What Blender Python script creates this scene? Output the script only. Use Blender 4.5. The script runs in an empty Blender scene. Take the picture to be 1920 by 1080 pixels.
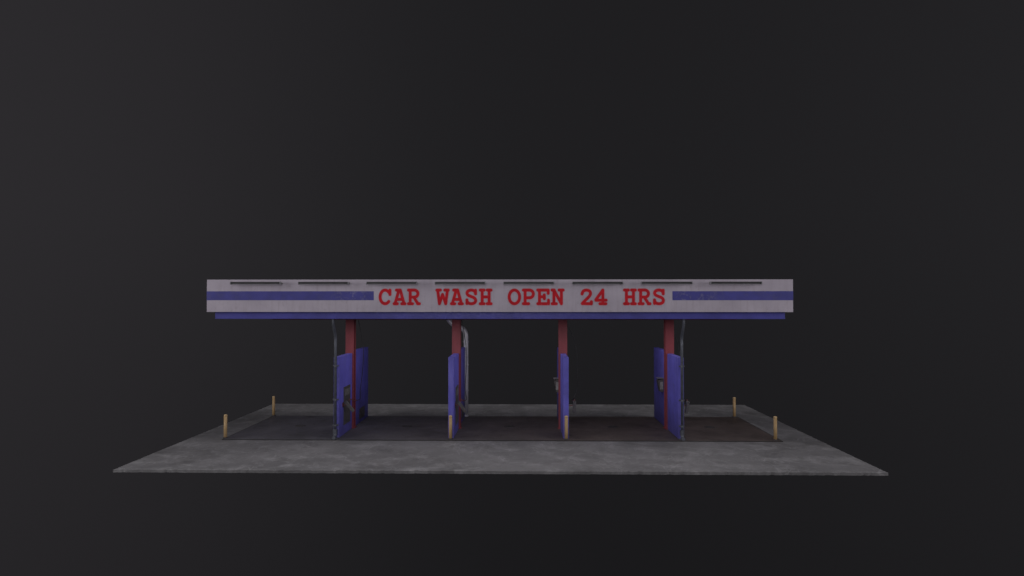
import bpy, bmesh, math, random
import numpy as np
from mathutils import Vector, Matrix
random.seed(4)
S = bpy.context.scene
C = S.collection

# ------------------------------------------------------------------ materials
def nodes_of(name):
    m = bpy.data.materials.new(name); m.use_nodes = True
    nt = m.node_tree
    return m, nt, nt.nodes['Principled BSDF']
def N(nt, t, **kw):
    n = nt.nodes.new(t)
    for k, v in kw.items(): setattr(n, k, v)
    return n
def L(nt, a, b): nt.links.new(a, b)
def pos(nt, scale=(1,1,1)):
    g = N(nt, 'ShaderNodeNewGeometry'); mp = N(nt, 'ShaderNodeMapping')
    mp.inputs['Scale'].default_value = scale
    L(nt, g.outputs['Position'], mp.inputs['Vector'])
    return mp.outputs['Vector']
def noise(nt, vec, scale, detail=5, rough=.6, dist=0):
    n = N(nt, 'ShaderNodeTexNoise')
    n.inputs['Scale'].default_value = scale; n.inputs['Detail'].default_value = detail
    n.inputs['Roughness'].default_value = rough; n.inputs['Distortion'].default_value = dist
    L(nt, vec, n.inputs['Vector'])
    return n.outputs['Fac']
def rng(nt, f, a, b, c=0., d=1.):
    n = N(nt, 'ShaderNodeMapRange'); n.clamp = True
    n.inputs['From Min'].default_value = a; n.inputs['From Max'].default_value = b
    n.inputs['To Min'].default_value = c; n.inputs['To Max'].default_value = d
    L(nt, f, n.inputs['Value']); return n.outputs['Result']
def mix(nt, f, a, b, mode='MIX'):
    n = N(nt, 'ShaderNodeMix', data_type='RGBA', blend_type=mode)
    for s, v in (('Factor', f), ('A', a), ('B', b)):
        i = [x for x in n.inputs if x.name == s and (x.type == ('VALUE' if s == 'Factor' else 'RGBA'))][0]
        if hasattr(v, 'links'): L(nt, v, i)
        elif isinstance(v, (int, float)): i.default_value = v
        else: i.default_value = (*v, 1)
    return [o for o in n.outputs if o.type == 'RGBA'][0]
def math_(nt, op, a, b=0.):
    n = N(nt, 'ShaderNodeMath', operation=op)
    for i, v in enumerate((a, b)):
        if hasattr(v, 'links'): L(nt, v, n.inputs[i])
        else: n.inputs[i].default_value = v
    return n.outputs[0]
def bump(nt, bsdf, h, strength=.2, dist=.01):
    b = N(nt, 'ShaderNodeBump'); b.inputs['Strength'].default_value = strength; b.inputs['Distance'].default_value = dist
    L(nt, h, b.inputs['Height']); L(nt, b.outputs['Normal'], bsdf.inputs['Normal'])

def mat(name, c1, c2, scale=2.5, rough=.6, metal=0., bmp=.1, lo=.35, hi=.65, stretch=(1,1,1)):
    m, nt, bs = nodes_of(name)
    p = pos(nt, stretch)
    f = rng(nt, noise(nt, p, scale), lo, hi)
    f2 = rng(nt, noise(nt, p, scale*9, 4), .35, .65)
    c = mix(nt, f, c1, c2)
    c = mix(nt, math_(nt, 'MULTIPLY', f2, .3), c, c2)
    L(nt, c, bs.inputs['Base Color'])
    L(nt, rng(nt, f2, 0, 1, rough-.1, min(1, rough+.12)), bs.inputs['Roughness'])
    bs.inputs['Metallic'].default_value = metal
    bump(nt, bs, noise(nt, p, scale*14, 4), bmp)
    return m

def fascia_color(nt):
    p = pos(nt)
    base = mix(nt, rng(nt, noise(nt, p, .9, 5), .35, .68), (.53,.485,.555), (.44,.40,.465))
    st = rng(nt, noise(nt, pos(nt, (5,5,.5)), 1.6, 5), .50, .76)
    base = mix(nt, math_(nt, 'MULTIPLY', st, .34), base, (.31,.26,.29))
    sp = rng(nt, noise(nt, p, 5.5, 6, .7), .57, .72)
    return mix(nt, math_(nt, 'MULTIPLY', sp, .32), base, (.28,.24,.26))

m, nt, bs = nodes_of('fascia paint'); L(nt, fascia_color(nt), bs.inputs['Base Color'])
bs.inputs['Roughness'].default_value = .65; bump(nt, bs, noise(nt, pos(nt), 9), .1); M_fascia = m
m, nt, bs = nodes_of('stripe paint')
blue = mix(nt, rng(nt, noise(nt, pos(nt), 3), .35, .65), (.066,.066,.33), (.048,.048,.24))
s = N(nt, 'ShaderNodeSeparateXYZ'); L(nt, pos(nt), s.inputs[0])
def near(x, r): return rng(nt, math_(nt, 'ABSOLUTE', math_(nt, 'SUBTRACT', s.outputs['X'], x)), .1, r, 1, 0)
wz = math_(nt, 'MAXIMUM', math_(nt, 'MAXIMUM', near(-5.25, .75), near(6.75, 1.0)), .15)
wr = math_(nt, 'MULTIPLY', wz, rng(nt, noise(nt, pos(nt), 6, 8, .75), .50, .60))
L(nt, mix(nt, math_(nt, 'MULTIPLY', wr, .42), blue, (.34,.32,.46)), bs.inputs['Base Color'])
bs.inputs['Roughness'].default_value = .6; M_stripe = m
m, nt, bs = nodes_of('letter paint')
at = N(nt, 'ShaderNodeAttribute'); at.attribute_name = 'ink'
red = mix(nt, rng(nt, noise(nt, pos(nt), 4), .35, .65), (.64,.012,.024), (.48,.010,.020))
red = mix(nt, math_(nt, 'MULTIPLY', rng(nt, noise(nt, pos(nt), 12, 7, .75), .58, .72), .34), red, (.50,.25,.29))
L(nt, mix(nt, at.outputs['Fac'], fascia_color(nt), red), bs.inputs['Base Color'])
bs.inputs['Roughness'].default_value = .75; bs.inputs['Specular IOR Level'].default_value = .25; M_letter = m

m, nt, bs = nodes_of('wall paint')
p = pos(nt)
c = mix(nt, rng(nt, noise(nt, p, 1.5, 6), .35, .65), (.150,.140,.64), (.115,.105,.50))
c = mix(nt, math_(nt, 'MULTIPLY', rng(nt, noise(nt, pos(nt, (3,3,.35)), 2.2, 5), .50, .72), .5), c, (.24,.22,.60))
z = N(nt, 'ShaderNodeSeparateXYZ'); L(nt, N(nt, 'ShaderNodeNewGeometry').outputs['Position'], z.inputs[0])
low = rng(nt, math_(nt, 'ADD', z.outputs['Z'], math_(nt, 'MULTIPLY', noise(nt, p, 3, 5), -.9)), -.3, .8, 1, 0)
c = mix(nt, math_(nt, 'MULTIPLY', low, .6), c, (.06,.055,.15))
c = mix(nt, math_(nt, 'MULTIPLY', rng(nt, noise(nt, p, 8, 7, .75), .60, .70), .45), c, (.32,.30,.54))
c = mix(nt, math_(nt, 'MULTIPLY', rng(nt, noise(nt, p, 2.3, 7, .7), .54, .68), .45), c, (.075,.07,.30))
L(nt, c, bs.inputs['Base Color']); bs.inputs['Roughness'].default_value = .55
bump(nt, bs, noise(nt, p, 22), .15); M_wall = m

M_band = mat('blue gutter paint', (.075,.075,.40), (.052,.052,.28), 1.6, .5)
M_red = mat('red steel paint', (.30,.050,.065), (.21,.038,.048), 3, .5, stretch=(1,1,.4))
M_beam = mat('dull red beam paint', (.20,.05,.065), (.12,.04,.045), 3, .6)
M_roof = mat('roof felt', (.10,.10,.10), (.06,.06,.06), 4, .9)
M_soffit = mat('soffit panel', (.30,.29,.31), (.24,.23,.25), 2, .7)
M_pipe = mat('dark downspout metal', (.16,.17,.20), (.09,.10,.12), 6, .42, .3)
M_duct = mat('galvanised duct', (.85,.85,.87), (.68,.68,.71), 5, .3, .2)
M_boll = mat('bollard paint', (.60,.42,.21), (.42,.28,.125), 5, .5, stretch=(1,1,.4))
M_bollcap = mat('bollard cap paint', (.66,.48,.26), (.50,.35,.17), 6, .5)
M_dark = mat('dark housing metal', (.045,.045,.047), (.028,.028,.03), 8, .5, .3)
M_tube = mat('unlit glass tube', (.50,.50,.52), (.42,.42,.44), 8, .25)
M_steel = mat('worn steel', (.38,.37,.37), (.24,.23,.23), 9, .45, .4)
M_sleeve = mat('dull sleeve steel', (.26,.25,.25), (.15,.145,.145), 9, .5, .3)
M_panel = mat('meter panel', (.115,.108,.108), (.07,.065,.065), 9, .5, .2)
M_grey = mat('grey box paint', (.28,.28,.30), (.19,.19,.20), 9, .5, .2)
M_rubber = mat('black rubber', (.02,.02,.021), (.012,.012,.012), 9, .55)
M_wand = mat('red wand grip', (.22,.07,.065), (.12,.04,.04), 9, .5)
M_iron = mat('cast iron', (.064,.060,.060), (.045,.042,.042), 9, .7, .1)
M_edge = mat('pad edge', (.028,.026,.026), (.018,.017,.017), 4, .8)

def concrete(name, a, b, light, dark, rough, lines=.35, tint=None, fine=.25):
    m, nt, bs = nodes_of(name); p = pos(nt)
    c = mix(nt, rng(nt, noise(nt, p, .38, 6, .6), .38, .62), a, b)
    c = mix(nt, math_(nt, 'MULTIPLY', rng(nt, noise(nt, p, .95, 9, .74, .3), .50, .66), .6), c, light)
    c = mix(nt, math_(nt, 'MULTIPLY', rng(nt, noise(nt, p, .62, 8, .72, .5), .52, .64), .65), c, dark)
    for sc, st in ((.55, (1,.55,1)), (1.1, (.5,1,1)), (.8, (1.6,.6,1))):
        r = math_(nt, 'ABSOLUTE', math_(nt, 'SUBTRACT', noise(nt, pos(nt, st), sc, 3, .5, .6), .5))
        ln = math_(nt, 'MULTIPLY', rng(nt, r, .0, .010, 1, 0), rng(nt, noise(nt, p, 1.0, 3), .45, .6))
        c = mix(nt, math_(nt, 'MULTIPLY', ln, lines), c, light)
    c = mix(nt, math_(nt, 'MULTIPLY', rng(nt, noise(nt, p, 7, 6, .75), .54, .66), fine), c, light)
    c = mix(nt, math_(nt, 'MULTIPLY', rng(nt, noise(nt, p, 14, 5, .75), .55, .64), fine), c, dark)
    c = mix(nt, math_(nt, 'MULTIPLY', rng(nt, noise(nt, p, 30, 4, .7), .4, .62), .22), c, dark)
    if tint:
        s = N(nt, 'ShaderNodeSeparateXYZ'); L(nt, p, s.inputs[0])
        xx = math_(nt, 'ADD', s.outputs['X'], math_(nt, 'MULTIPLY', noise(nt, p, .5, 3), 4.))
        c = mix(nt, rng(nt, xx, -4, 5), mix(nt, 1., c, tint[0], 'MULTIPLY'), mix(nt, 1., c, tint[1], 'MULTIPLY'))
    L(nt, c, bs.inputs['Base Color'])
    L(nt, rng(nt, noise(nt, p, 1.6, 5), .3, .7, rough-.12, rough+.12), bs.inputs['Roughness'])
    bump(nt, bs, noise(nt, p, 26, 6, .7), .25)
    return m
M_slab = concrete('weathered concrete', (.198,.196,.200), (.140,.139,.142), (.35,.35,.355), (.088,.086,.087), .8, .5, None, .38)
M_pad = concrete('damp wash floor', (.118,.113,.116), (.078,.075,.077), (.170,.165,.165), (.044,.041,.041), .6, .25, ((.90,.91,1.02),(.93,.76,.67)), .3)

# ------------------------------------------------------------------ helpers
def link(name, bm, m, parent=None, bevel=0, smooth=False):
    bmesh.ops.recalc_face_normals(bm, faces=bm.faces)
    me = bpy.data.meshes.new(name); bm.to_mesh(me); bm.free()
    me.materials.append(m)
    if smooth:
        for f in me.polygons: f.use_smooth = True
    o = bpy.data.objects.new(name, me); C.objects.link(o)
    if parent: o.parent = parent
    if bevel:
        b = o.modifiers.new('bevel', 'BEVEL'); b.width = bevel; b.segments = 2; b.limit_method = 'ANGLE'
    return o
def box(bm, x0, x1, y0, y1, z0, z1, mtx=None):
    r = bmesh.ops.create_cube(bm, size=1)
    T = Matrix.Translation(((x0+x1)/2, (y0+y1)/2, (z0+z1)/2)) @ Matrix.Diagonal((x1-x0, y1-y0, z1-z0, 1))
    if mtx is not None: T = mtx @ T
    bmesh.ops.transform(bm, matrix=T, verts=r['verts'])
def tube(bm, pts, r, seg=12):
    pts = [Vector(p) for p in pts]; n = len(pts); rings = []
    up = None
    for i, p in enumerate(pts):
        t = (pts[min(i+1, n-1)] - pts[max(i-1, 0)]).normalized()
        if up is None:
            up = Vector((0,1,0)) if abs(t.y) < .9 else Vector((1,0,0))
        up = (up - t*up.dot(t)).normalized(); s = t.cross(up)
        rr = r[i] if isinstance(r, (list, tuple)) else r
        rings.append([bm.verts.new(p + (math.cos(a)*up + math.sin(a)*s)*rr) for a in [2*math.pi*k/seg for k in range(seg)]])
    for a, b in zip(rings, rings[1:]):
        for k in range(seg): bm.faces.new((a[k], a[(k+1)%seg], b[(k+1)%seg], b[k]))
    bm.faces.new(rings[0][::-1]); bm.faces.new(rings[-1])
def spline(P, k=6):
    P = [Vector(p) for p in P]; out = []
    for i in range(len(P)-1):
        a, b, c, d = P[max(i-1,0)], P[i], P[i+1], P[min(i+2, len(P)-1)]
        for j in range(k):
            t = j/k
            out.append(.5*((2*b)+(c-a)*t+(2*a-5*b+4*c-d)*t*t+(3*b-a-3*c+d)*t**3))
    return out + [P[-1]]
def lathe(bm, prof, seg=24):
    rings = []
    for r, z in prof:
        rings.append([bm.verts.new((r*math.cos(2*math.pi*k/seg), r*math.sin(2*math.pi*k/seg), z)) for k in range(seg)])
    for a, b in zip(rings, rings[1:]):
        for k in range(seg): bm.faces.new((a[k], a[(k+1)%seg], b[(k+1)%seg], b[k]))
    bm.faces.new(rings[0][::-1]); bm.faces.new(rings[-1])
def BM(): return bmesh.new()
def thing(name, label, cat, loc=(0,0,0), group=None):
    o = bpy.data.objects.new(name, None); o.empty_display_size = .2; C.objects.link(o); o.location = loc
    o['label'] = label; o['category'] = cat
    if group: o['group'] = group
    return o
def dup(root, loc, label):
    r = root.copy(); C.objects.link(r); r.location = loc; r['label'] = label
    for ch in list(root.children):
        c = ch.copy(); C.objects.link(c); c.parent = r
        for g in list(ch.children):
            d = g.copy(); C.objects.link(d); d.parent = c
    return r
def struct(o): o['kind'] = 'structure'; return o

# ------------------------------------------------------------------ setting
ZP = .025
# concrete slab with a slightly chipped rim
bm = BM()
nx, ny = 230, 130
def chip(x, y): 
    return random.uniform(0, .018) if random.random() < .8 else random.uniform(.015, .05)
top = []
for i in range(nx+1): top.append((-11.42+22.84*i/nx, chip(0,0)))
for i in range(1, ny+1): top.append((11.42-chip(0,0), 13.2*i/ny))
for i in range(1, nx+1): top.append((11.42-22.84*i/nx, 13.2-chip(0,0)))
for i in range(1, ny): top.append((-11.42+chip(0,0), 13.2-13.2*i/ny))
def inset(p, d, j=0):
    x, y = p
    return (max(-11.42+d, min(11.42-d, x)), max(d, min(13.2-d, y)))
r0 = [bm.verts.new((*p, -.1)) for p in top]
r1 = [bm.verts.new((*p, -.014-random.uniform(0,.012))) for p in top]
r2 = [bm.verts.new((*inset(p, .05+random.uniform(0,.03)), 0)) for p in top]
n = len(top)
for a, b in ((r0, r1), (r1, r2)):
    for k in range(n): bm.faces.new((a[k], a[(k+1)%n], b[(k+1)%n], b[k]))
bm.faces.new(r2); bm.faces.new(r0[::-1])
struct(link('ground', bm, M_slab))
bm = BM(); box(bm, -10.02, 9.93, 4.37, 9.5, .004, ZP)
pv = struct(link('pavement', bm, M_pad, None, 0))
bm = BM()
for a in ((-10.06,9.97,4.33,4.37),(-10.06,9.97,9.5,9.53),(-10.06,-10.02,4.37,9.5),(9.93,9.97,4.37,9.5)):
    box(bm, a[0], a[1], a[2], a[3], .002, ZP-.004)
link('kerb_strip', bm, M_edge, pv)

# ------------------------------------------------------------------ canopy
FX0, FX1, FY0, FY1, FZ0, FZ1 = -10.37, 10.13, 3.74, 9.90, 4.61, 5.745
can = thing('car_wash_canopy', 'long flat car wash canopy with lilac white fascia, blue stripes and red lettering', 'canopy', (0,0,0))
bm = BM(); t = .12
box(bm, FX0, FX1, FY0, FY0+t, FZ0, FZ1); box(bm, FX0, FX1, FY1-t, FY1, FZ0, FZ1)
box(bm, FX0, FX0+t, FY0+t, FY1-t, FZ0, FZ1); box(bm, FX1-t, FX1, FY0+t, FY1-t, FZ0, FZ1)
fas = link('fascia', bm, M_fascia, can)
bm = BM(); box(bm, FX0+t, FX1-t, FY0+t, FY1-t, 5.30, 5.42); link('roof_deck', bm, M_roof, can)
g = .205
bm = BM(); 
bx0, bx1, by0, by1, bz0, bz1 = FX0+g, FX1-g, FY0+g, FY1-g, 4.36, 4.607
box(bm, bx0, bx1, by0, by0+.08, bz0, bz1); box(bm, bx0, bx1, by1-.08, by1, bz0, bz1)
box(bm, bx0, bx0+.08, by0+.08, by1-.08, bz0, bz1); box(bm, bx1-.08, bx1, by0+.08, by1-.08, bz0, bz1)
link('gutter_band', bm, M_band, can, .006)
bm = BM()
box(bm, FX0+.03, FX1-.03, FY0+.03, FY1-.03, 4.612, 4.64)
link('fascia_return', bm, M_fascia, can)
bm = BM(); box(bm, bx0+.08, bx1-.08, by0+.08, by1-.08, 4.40, 4.46); link('soffit', bm, M_soffit, can)
# stripes (front and round the ends)
for x0, x1, side in ((FX0-.004, -4.47, 'l'), (5.96, FX1+.004, 'r')):
    bm = BM(); box(bm, x0, x1, FY0-.004, FY0+.01, 5.02, 5.335)
    if side == 'l': box(bm, FX0-.004, FX0+.01, FY0+.01, FY1, 5.02, 5.335)
    else: box(bm, FX1-.01, FX1+.004, FY0+.01, FY1, 5.02, 5.335)
    link('stripe', bm, M_stripe, fas)
# beam
CY = 6.72
bm = BM()
box(bm, -9.1, 9.06, CY-.16, CY+.16, 4.257, 4.285); box(bm, -9.1, 9.06, CY-.02, CY+.02, 4.285, 4.375); box(bm, -9.1, 9.06, CY-.16, CY+.16, 4.375, 4.399)
link('beam', bm, M_beam, can)
WX = [-6.02, -1.85, 2.31, 6.45]
for x in WX:
    bm = BM(); h = .165
    box(bm, x-h, x+h, CY-.16, CY-.13, ZP, 4.256); box(bm, x-h, x+h, CY+.13, CY+.16, ZP, 4.256)
    box(bm, x-.02, x+.02, CY-.13, CY+.13, ZP, 4.256)
    col = link('column', bm, M_red, can, .004)
    bm = BM(); box(bm, x-.2, x+.2, CY-.2, CY+.2, ZP, ZP+.02)
    link('base_plate', bm, M_red, col)

# lettering (slab-serif, one sheet of small faces per word cut to the letter outlines)
def arc(cx, cy, rx, ry, a0, a1, n=14):
    return [(cx+rx*math.cos(math.radians(a0+(a1-a0)*i/n)), cy+ry*math.sin(math.radians(a0+(a1-a0)*i/n))) for i in range(n+1)]
b_, t_ = 2.6, 27.4
G = {
 'C': [arc(13.2,15,9.4,12.4,42,318,22), [(22.3,27.3),(22.3,19.5)]],
 'A': [[(5,b_),(12.2,t_)], [(22,b_),(14.8,t_)], [(7.5,t_),(14.8,t_)], [(8,10.5),(19,10.5)], [(3.2,b_),(9.3,b_)], [(17.7,b_),(23.8,b_)]],
 'R': [[(6.5,b_),(6.5,t_)], [(3.3,t_),(14.5,t_)]+arc(14.5,21,6.6,6.4,90,-90,12)+[(6.5,14.6)], [(13.5,14.3),(21,b_)], [(3.3,b_),(11,b_)], [(20.5,b_),(23.8,b_)]],
 'W': [[(2.8,t_),(9.3,t_)], [(17.7,t_),(24.2,t_)], [(4.3,t_),(7.6,b_),(13.5,19.5),(19.4,b_),(22.7,t_)]],
 'S': [[(21.5,27.0),(21.5,20.5)], spline([(21.3,22,0),(19,26,0),(13.5,27.4,0),(8,26,0),(5.5,22.3,0),(7.5,18.3,0),(13.5,15.6,0),(19.5,13,0),(21.8,8.5,0),(19.5,4.2,0),(13.5,2.6,0),(8,4,0),(5.3,8,0)],3), [(5.3,9.5),(5.3,3)]],
 'H': [[(7,b_),(7,t_)], [(20,b_),(20,t_)], [(7,15),(20,15)], [(3.4,b_),(10.6,b_)], [(3.4,t_),(10.6,t_)], [(16.4,b_),(23.6,b_)], [(16.4,t_),(23.6,t_)]],
 'O': [arc(13.5,15,9.8,12.4,0,360,28)],
 'P': [[(6.5,b_),(6.5,t_)], [(3.3,t_),(14.8,t_)]+arc(14.8,20.4,7.2,7.0,90,-90,12)+[(6.5,13.4)], [(3.3,b_),(13,b_)]],
 'E': [[(6.5,b_),(6.5,t_)], [(3.3,t_),(22.8,t_),(22.8,21.5)], [(3.3,b_),(23.4,b_),(23.4,9)], [(6.5,15.2),(15.5,15.2)], [(15.5,11.8),(15.5,18.6)]],
 'N': [[(6.5,b_),(6.5,t_),(20.5,b_),(20.5,t_)], [(3.2,t_),(7,t_)], [(16.3,t_),(23.8,t_)], [(3.2,b_),(11,b_)]],
 '2': [spline([(5.2,20.5,0),(7.3,25.2,0),(13,27.4,0),(19,25.6,0),(21,21,0),(18.3,15.8,0),(11.5,9,0),(5.5,2.9,0)],3)+[(22.5,b_),(22.5,6.2)]],
 '4': [[(17,b_),(17,t_),(4,10),(4,9),(23,9)], [(11.5,b_),(22.5,b_)]],
}
def letters(text, x0, z0, u, y):
    nx, nz = 50, 58
    gx = np.linspace(-.9, 27.9, nx+1); gz = np.linspace(-1.2, 31.2, nz+1)
    X, Z = np.meshgrid(gx, gz, indexing='ij')
    i = 0
    for word in text.split(' '):
        V, F, A = [], [], []
        for ch in word:
            D = np.full(X.shape, 99.)
            for pl in G[ch]:
                for p, q in zip(pl, pl[1:]):
                    ax, az, bx_, bz_ = p[0], p[1], q[0], q[1]
                    dx, dz = bx_-ax, bz_-az; l2 = dx*dx+dz*dz+1e-9
                    tt = np.clip(((X-ax)*dx+(Z-az)*dz)/l2, 0, 1)
                    D = np.minimum(D, np.hypot(X-ax-tt*dx, Z-az-tt*dz))
            ink = np.clip((3.7-D)/1.5, 0, 1); ink = ink*ink*(3-2*ink)
            idx = {}
            def v(a, b):
                if (a, b) not in idx:
                    idx[(a, b)] = len(V); V.append((x0+(27*i+gx[a])*u, y-.0015*(i % 2), z0+gz[b]*u*1.03)); A.append(float(ink[a, b]))
                return idx[(a, b)]
            for a in range(nx):
                for b in range(nz):
                    if max(ink[a,b], ink[a+1,b], ink[a,b+1], ink[a+1,b+1]) > .06:
                        F.append((v(a,b), v(a+1,b), v(a+1,b+1), v(a,b+1)))
            i += 1
        i += 1
        me = bpy.data.meshes.new('lettering'); me.from_pydata(V, [], F)
        at = me.attributes.new('ink', 'FLOAT', 'POINT'); at.data.foreach_set('value', A)
        me.materials.append(M_letter)
        o = bpy.data.objects.new('lettering', me); C.objects.link(o); o.parent = fas
        o['label'] = 'red slab serif lettering reading ' + word
letters('CAR WASH OPEN 24 HRS', -4.318, 4.848, .503/27, FY0-.005)

# ------------------------------------------------------------------ tube lamps along the fascia
lampl = ['lamp bar above the outer end of the left blue stripe', 'lamp bar above the inner part of the left blue stripe',
 'lamp bar above the word CAR', 'lamp bar above the word WASH', 'lamp bar above the word OPEN', 'lamp bar above the number 24',
 'lamp bar above the end of the word HRS and start of the right stripe', 'lamp bar above the outer part of the right blue stripe']
lp = thing('tube_lamp', lampl[0], 'lamp', (0,0,0), 'lamp bars along the top of the fascia')
hl = .875
bm = BM()
prof = [(-.055,-.026),(-.045,.028),(0,.045),(.045,.028),(.055,-.026),(.047,-.026),(.038,.018),(0,.034),(-.038,.018),(-.047,-.026)]
ra = [bm.verts.new((-hl, y, z)) for y, z in prof]; rb = [bm.verts.new((hl, y, z)) for y, z in prof]
n = len(prof)
for k in range(n): bm.faces.new((ra[k], ra[(k+1)%n], rb[(k+1)%n], rb[k]))
bm.faces.new(ra[::-1]); bm.faces.new(rb)
link('housing', bm, M_dark, lp)
bm = BM(); tube(bm, [(-hl+.03,0,-.030),(hl-.03,0,-.030)], .016, 10); link('tube', bm, M_tube, lp, 0, True)
for s in (-1, 1):
    bm = BM(); box(bm, s*hl-.02 if s > 0 else -hl-.004, hl+.004 if s > 0 else -hl+.02, -.058, .058, -.05, .05); link('end_cap', bm, M_grey, lp, .004)
    bm = BM(); tube(bm, [(s*(hl-.05),.02,.03),(s*(hl-.05),.13,.035),(s*(hl-.05),.245,.0)], .018, 8)
    box(bm, s*(hl-.05)-.03, s*(hl-.05)+.03, .237, .249, -.04, .04)
    link('arm', bm, M_steel, lp, 0)
lx = [-8.55+2.377*i for i in range(8)]
lp.location = (lx[0], FY0-.25, 5.615)
for i in range(1, 8): dup(lp, (lx[i], FY0-.25, 5.615), lampl[i])

# ------------------------------------------------------------------ bay walls
wl = ['leftmost blue bay divider, behind the left downspout', 'blue bay divider with the fat silver pipe rising behind it',
      'blue bay divider second from the right, below the gap between OPEN and 24', 'rightmost blue bay divider, behind the right downspout']
for i, x in enumerate(WX):
    w = thing('bay_divider', wl[i], 'divider', (x, CY, ZP), 'blue dividers between the wash bays')
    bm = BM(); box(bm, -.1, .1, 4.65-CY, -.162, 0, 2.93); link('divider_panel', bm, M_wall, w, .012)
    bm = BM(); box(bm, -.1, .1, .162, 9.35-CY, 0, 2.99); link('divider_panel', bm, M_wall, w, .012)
    bm = BM(); box(bm, .1, .125, 5.27-CY, 6.2-CY, .35, 1.76)
    mp = link('meter_panel', bm, M_panel, w, .006)
    bm = BM()
    box(bm, .125, .135, 5.36-CY, 6.11-CY, 1.42, 1.66)
    link('face_plate', bm, M_sleeve, mp, .003)
    bm = BM(); box(bm, .1, .118, 7.75-CY, 8.65-CY, .14, .58)
    for k in range(5): box(bm, .118, .126, 7.82-CY, 8.58-CY, .19+k*.075, .225+k*.075)
    link('access_panel', bm, M_panel, w, .004)

# ------------------------------------------------------------------ wand holders, hoses, coin boxes
names = ['leftmost bay divider', 'bay divider with the silver pipe', 'third bay divider from left', 'rightmost bay divider']
hold = None
for i, x in enumerate(WX):
    fx = x+.1
    loc = (fx, 5.18, 1.1)
    lab = ('slanted' if i < 2 else 'upright') + ' steel wand holder on the right face of the ' + names[i]
    if hold is None:
        hold = thing('wand_holder', lab, 'holder', loc, 'wand holders on the bay dividers')
        R = Matrix.Translation((.24, 0, 0)) @ Matrix.Rotation(math.radians(30), 4, 'X')
        bm = BM(); w_ = .05
        for a in ((-w_,w_,-w_,-w_+.012),(-w_,w_,w_-.012,w_),(-w_,-w_+.012,-w_+.012,w_-.012),(w_-.012,w_,-w_+.012,w_-.012)):
            box(bm, a[0], a[1], a[2], a[3], -.27, .23, R)
        box(bm, -w_+.012, w_-.012, -w_+.012, w_-.012, -.27, -.255, R)
        link('sleeve', bm, M_sleeve, hold)
        bm = BM(); box(bm, .002, .182, -.03, .03, .03, .06); box(bm, .001, .016, -.08, .08, -.04, .13)
        link('bracket_arm', bm, M_wand, hold, .003)
        h = hold
    else: h = dup(hold, loc, lab)
    for c in h.children:
        if c.name.startswith('sleeve'):
            a = math.radians(-30 if i < 2 else 0); cc = Vector((.24,0,0))
            c.rotation_euler = (0, a, 0)
            c.location = cc - Matrix.Rotation(a, 3, 'Y') @ cc
for i, x in enumerate(WX):
    fx = x+.1; b = (.22, .22, .50, .46)[i]
    h = thing('spray_hose', 'thin black spray hose right of the ' + names[i], 'hose', (fx, 7.4, 4.4), 'spray hoses hanging from the canopy')
    P = [(.02,0,-.06),(.05,.0,-.25),(b*.6,.05,-.7),(b,.1,-1.4),(b*1.02,-.05,-2.2),(b*.95,-.35,-2.9),(.30,-.75,-3.22),(.25,-1.15,-3.24)]
    bm = BM(); tube(bm, spline(P, 8), .012, 8); link('hose', bm, M_rubber, h, 0, True)
    bm = BM(); tube(bm, [(.25,-1.1,-3.24),(.25,-1.55,-3.2),(.24,-2.16,-3.04),(.24,-2.27,-3.1)], [.022,.022,.016,.014], 10); link('wand', bm, M_wand, h, 0, True)
    bm = BM(); tube(bm, [(.02,0,0),(.02,0,-.07)], [.05,.03], 12); link('swivel', bm, M_steel, h)
cb = None
for i in (2, 3):
    x = WX[i]-.1; y = (7.25, 7.45)[i-2]
    lab = ('grey coin box on the left face of the ' + names[i])
    if cb is None:
        cb = thing('coin_box', lab, 'box', (x, y, 1.38), 'grey coin boxes on the bay dividers')
        bm = BM()
        pr = [(-.002,0),(-.14,.0),(-.22,.40),(-.22,.46),(-.002,.52)]
        a = [bm.verts.new((q[0], -.2, q[1])) for q in pr]; c = [bm.verts.new((q[0], .2, q[1])) for q in pr]
        for k in range(5): bm.faces.new((a[k], a[(k+1)%5], c[(k+1)%5], c[k]))
        bm.faces.new(a[::-1]); bm.faces.new(c)
        link('case', bm, M_panel, cb, .008)
        bm = BM(); box(bm, -.15, -.03, -.206, -.19, .1, .40); link('face_plate', bm, M_steel, cb, .003)
        bm = BM(); box(bm, -.25, -.001, -.22, .22, .525, .54); link('rain_hood', bm, M_steel, cb, .003)
    else: dup(cb, (x, y, 1.38), lab)

# ------------------------------------------------------------------ downspouts
def downspout(x, lab, s):
    d = thing('downspout', lab, 'pipe', (x, 4.545, ZP), 'downspouts in front of the bay dividers')
    P = spline([(0,-.32,4.37),(0,-.32,4.2),(0,-.28,4.08),(0,-.07,3.78),(0,0,3.62),(0,0,3.4)], 5)+[(0,0,.3)]
    bm = BM(); tube(bm, P, .05, 14); link('pipe', bm, M_pipe, d, 0, True)
    for z in (2.62, 1.4, .48):
        bm = BM(); tube(bm, [(0,0,z-.03),(0,0,z+.03)], .062, 14); box(bm, -.1, .1, .03, .1, z-.022, z+.022); link('clamp', bm, M_pipe, d)
    bm = BM(); tube(bm, [(0,0,.34),(0,0,.32),(0,0,.15)], [.078,.078,.07], 14)
    tube(bm, spline([(0,0,.2),(0,-.02,.1),(0,-.1,.06),(0,-.19,.055)], 4), .062, 12)
    box(bm, -.1, .1, -.1, .09, 0, .03)
    link('boot', bm, M_pipe, d)
downspout(-6.03, 'dark metal downspout at the front of the leftmost bay divider', -1)
downspout(6.46, 'dark metal downspout at the front of the rightmost bay divider', 1)

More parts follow.
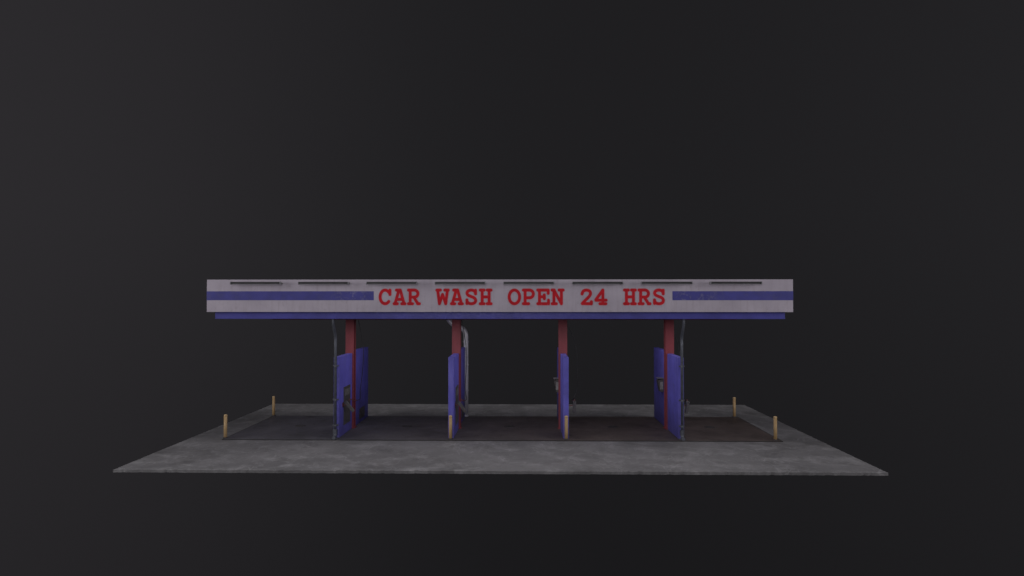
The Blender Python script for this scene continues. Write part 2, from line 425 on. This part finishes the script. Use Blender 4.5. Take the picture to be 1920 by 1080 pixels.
# ------------------------------------------------------------------ silver duct
d = thing('vent_pipe', 'fat silver pipe with a double bend rising behind the second bay divider from the left', 'pipe', (-1.715, 9.5, ZP))
bm = BM(); tube(bm, [(0,0,0),(0,0,1.5),(0,0,3.2)]+spline([(0,0,3.3),(-.02,0,3.58),(-.14,0,3.77),(-.36,0,3.87),(-.58,0,3.98),(-.74,0,4.15),(-.80,0,4.37)],6), .105, 20); link('duct', bm, M_duct, d, 0, True)
for z in (.02, 1.1, 2.2, 3.2):
    bm = BM(); tube(bm, [(0,0,z-.02),(0,0,z+.03)], .118, 20); link('joint_ring', bm, M_duct, d)

# ------------------------------------------------------------------ bollards
spots = [(-10.03,4.56,'tan yellow bollard at the front left corner of the wash floor'), (-1.85,4.50,'tan yellow bollard in front of the second bay divider from the left'),
 (2.31,4.50,'tan yellow bollard in front of the third bay divider from the left'), (9.76,4.50,'tan yellow bollard at the front right corner of the wash floor'),
 (-10.03,9.42,'tan yellow bollard at the back left corner of the wash floor'), (9.78,9.42,'tan yellow bollard at the back right corner of the wash floor')]
b0 = None
for x, y, lab in spots:
    if b0 is None:
        b0 = thing('bollard', lab, 'bollard', (x,y,ZP), 'tan yellow bollards round the wash floor')
        bm = BM(); lathe(bm, [(.060,0),(.060,.80)]); link('post', bm, M_boll, b0, 0, True)
        bm = BM(); lathe(bm, [(.060,.80),(.064,.802),(.064,.82),(.058,.84),(.04,.852),(.02,.857),(.004,.858)]); link('cap', bm, M_bollcap, b0, 0, True)
        bm = BM(); lathe(bm, [(.09,0),(.09,.012),(.066,.02),(.0605,.04)]); link('collar', bm, M_iron, b0, 0, False)
    else: dup(b0, (x,y,ZP), lab)

# ------------------------------------------------------------------ drains
dl = ['floor drain in the open bay left of all the dividers', 'floor drain between the first and second bay dividers from the left', 'floor drain in the middle bay',
      'floor drain between the two bay dividers on the right', 'floor drain in the open bay right of all the dividers']
d0 = None
for x, lab in zip((-8.1,-3.85,.22,4.3,8.1), dl):
    if d0 is None:
        d0 = thing('floor_drain', lab, 'drain', (x,7.05,ZP), 'round drains in the wash floor')
        bm = BM()
        lathe(bm, [(.17,.001),(.17,.008),(.21,.008),(.215,.001)], 28); link('rim', bm, M_iron, d0)
        bm = BM()
        for k in range(-3, 4):
            w_ = math.sqrt(max(.0, .165**2-(k*.045)**2)); box(bm, -w_, w_, k*.045-.015, k*.045+.015, .0015, .007)
        link('grate', bm, M_iron, d0)
    else: dup(d0, (x,7.05,ZP), lab)

# ------------------------------------------------------------------ world, lamps, camera
w = bpy.data.worlds.new('World'); S.world = w; w.use_nodes = True
nt = w.node_tree; bg = nt.nodes['Background']
tc = N(nt, 'ShaderNodeTexCoord'); sx = N(nt, 'ShaderNodeSeparateXYZ'); L(nt, tc.outputs['Generated'], sx.inputs[0])
def ramp(f, stops):
    r = N(nt, 'ShaderNodeValToRGB'); r.color_ramp.interpolation = 'B_SPLINE'
    e = r.color_ramp.elements
    while len(e) < len(stops): e.new(.5)
    for el, (p_, v_) in zip(e, stops):
        el.position = p_
        el.color = (v_*(1.03 if p_ < .35 else 1), v_*.965, v_*1.07, 1) if v_ < .5 else (v_, v_, v_, 1)
    L(nt, f, r.inputs[0]); return r.outputs[0]
fx = rng(nt, sx.outputs['X'], -1, 1); fz = rng(nt, sx.outputs['Z'], -1, 1)
c1 = ramp(fx, [(.15,.0265),(.28,.0215),(.40,.0155),(.5,.0134),(.65,.0134),(.80,.0175)])
c2 = ramp(fz, [(.25,.68),(.42,.82),(.55,1.0),(.72,1.12)])
L(nt, mix(nt, 1.0, c1, c2, 'MULTIPLY'), bg.inputs['Color']); bg.inputs['Strength'].default_value = 1.0

def area(name, loc, tgt, size, energy, col=(1,.96,1), sy=None):
    l = bpy.data.lights.new(name, 'AREA'); l.shape = 'RECTANGLE' if sy else 'DISK'; l.size = size; l.energy = energy; l.color = col
    if sy: l.size_y = sy
    o = bpy.data.objects.new(name, l); C.objects.link(o); o.location = loc
    o.rotation_euler = (Vector(tgt)-Vector(loc)).to_track_quat('-Z', 'Y').to_euler(); return o
area('front_light', (-3,-30,10), (0,5,2.5), 16, 1950)
area('left_light', (-26,-10,9), (0,6,1.5), 14, 1450)
area('right_light', (26,-10,9), (0,6,1.5), 14, 1450)
area('top_light', (0,5,24), (0,5,0), 18, 1850)
for x in (-8.1, -3.93, .23, 4.38, 8.3):  # added fill under the soffit to brighten floor and dividers, no fixtures there
    area('bay_fill', (x, 6.0, 4.2), (x, 6.0, 0), 2.4, 25, (1,.95,1), 3.6)

cam = bpy.data.cameras.new('camera'); cam.lens = 24.45; cam.sensor_width = 36; cam.clip_end = 500
co = bpy.data.objects.new('camera', cam); C.objects.link(co)
co.location = (.8,-20.56,5.0); co.rotation_euler = (math.radians(91.055), 0, math.radians(1.0))
S.camera = co
S.view_settings.view_transform = 'Standard'; S.view_settings.look = 'None'; S.view_settings.exposure = 0
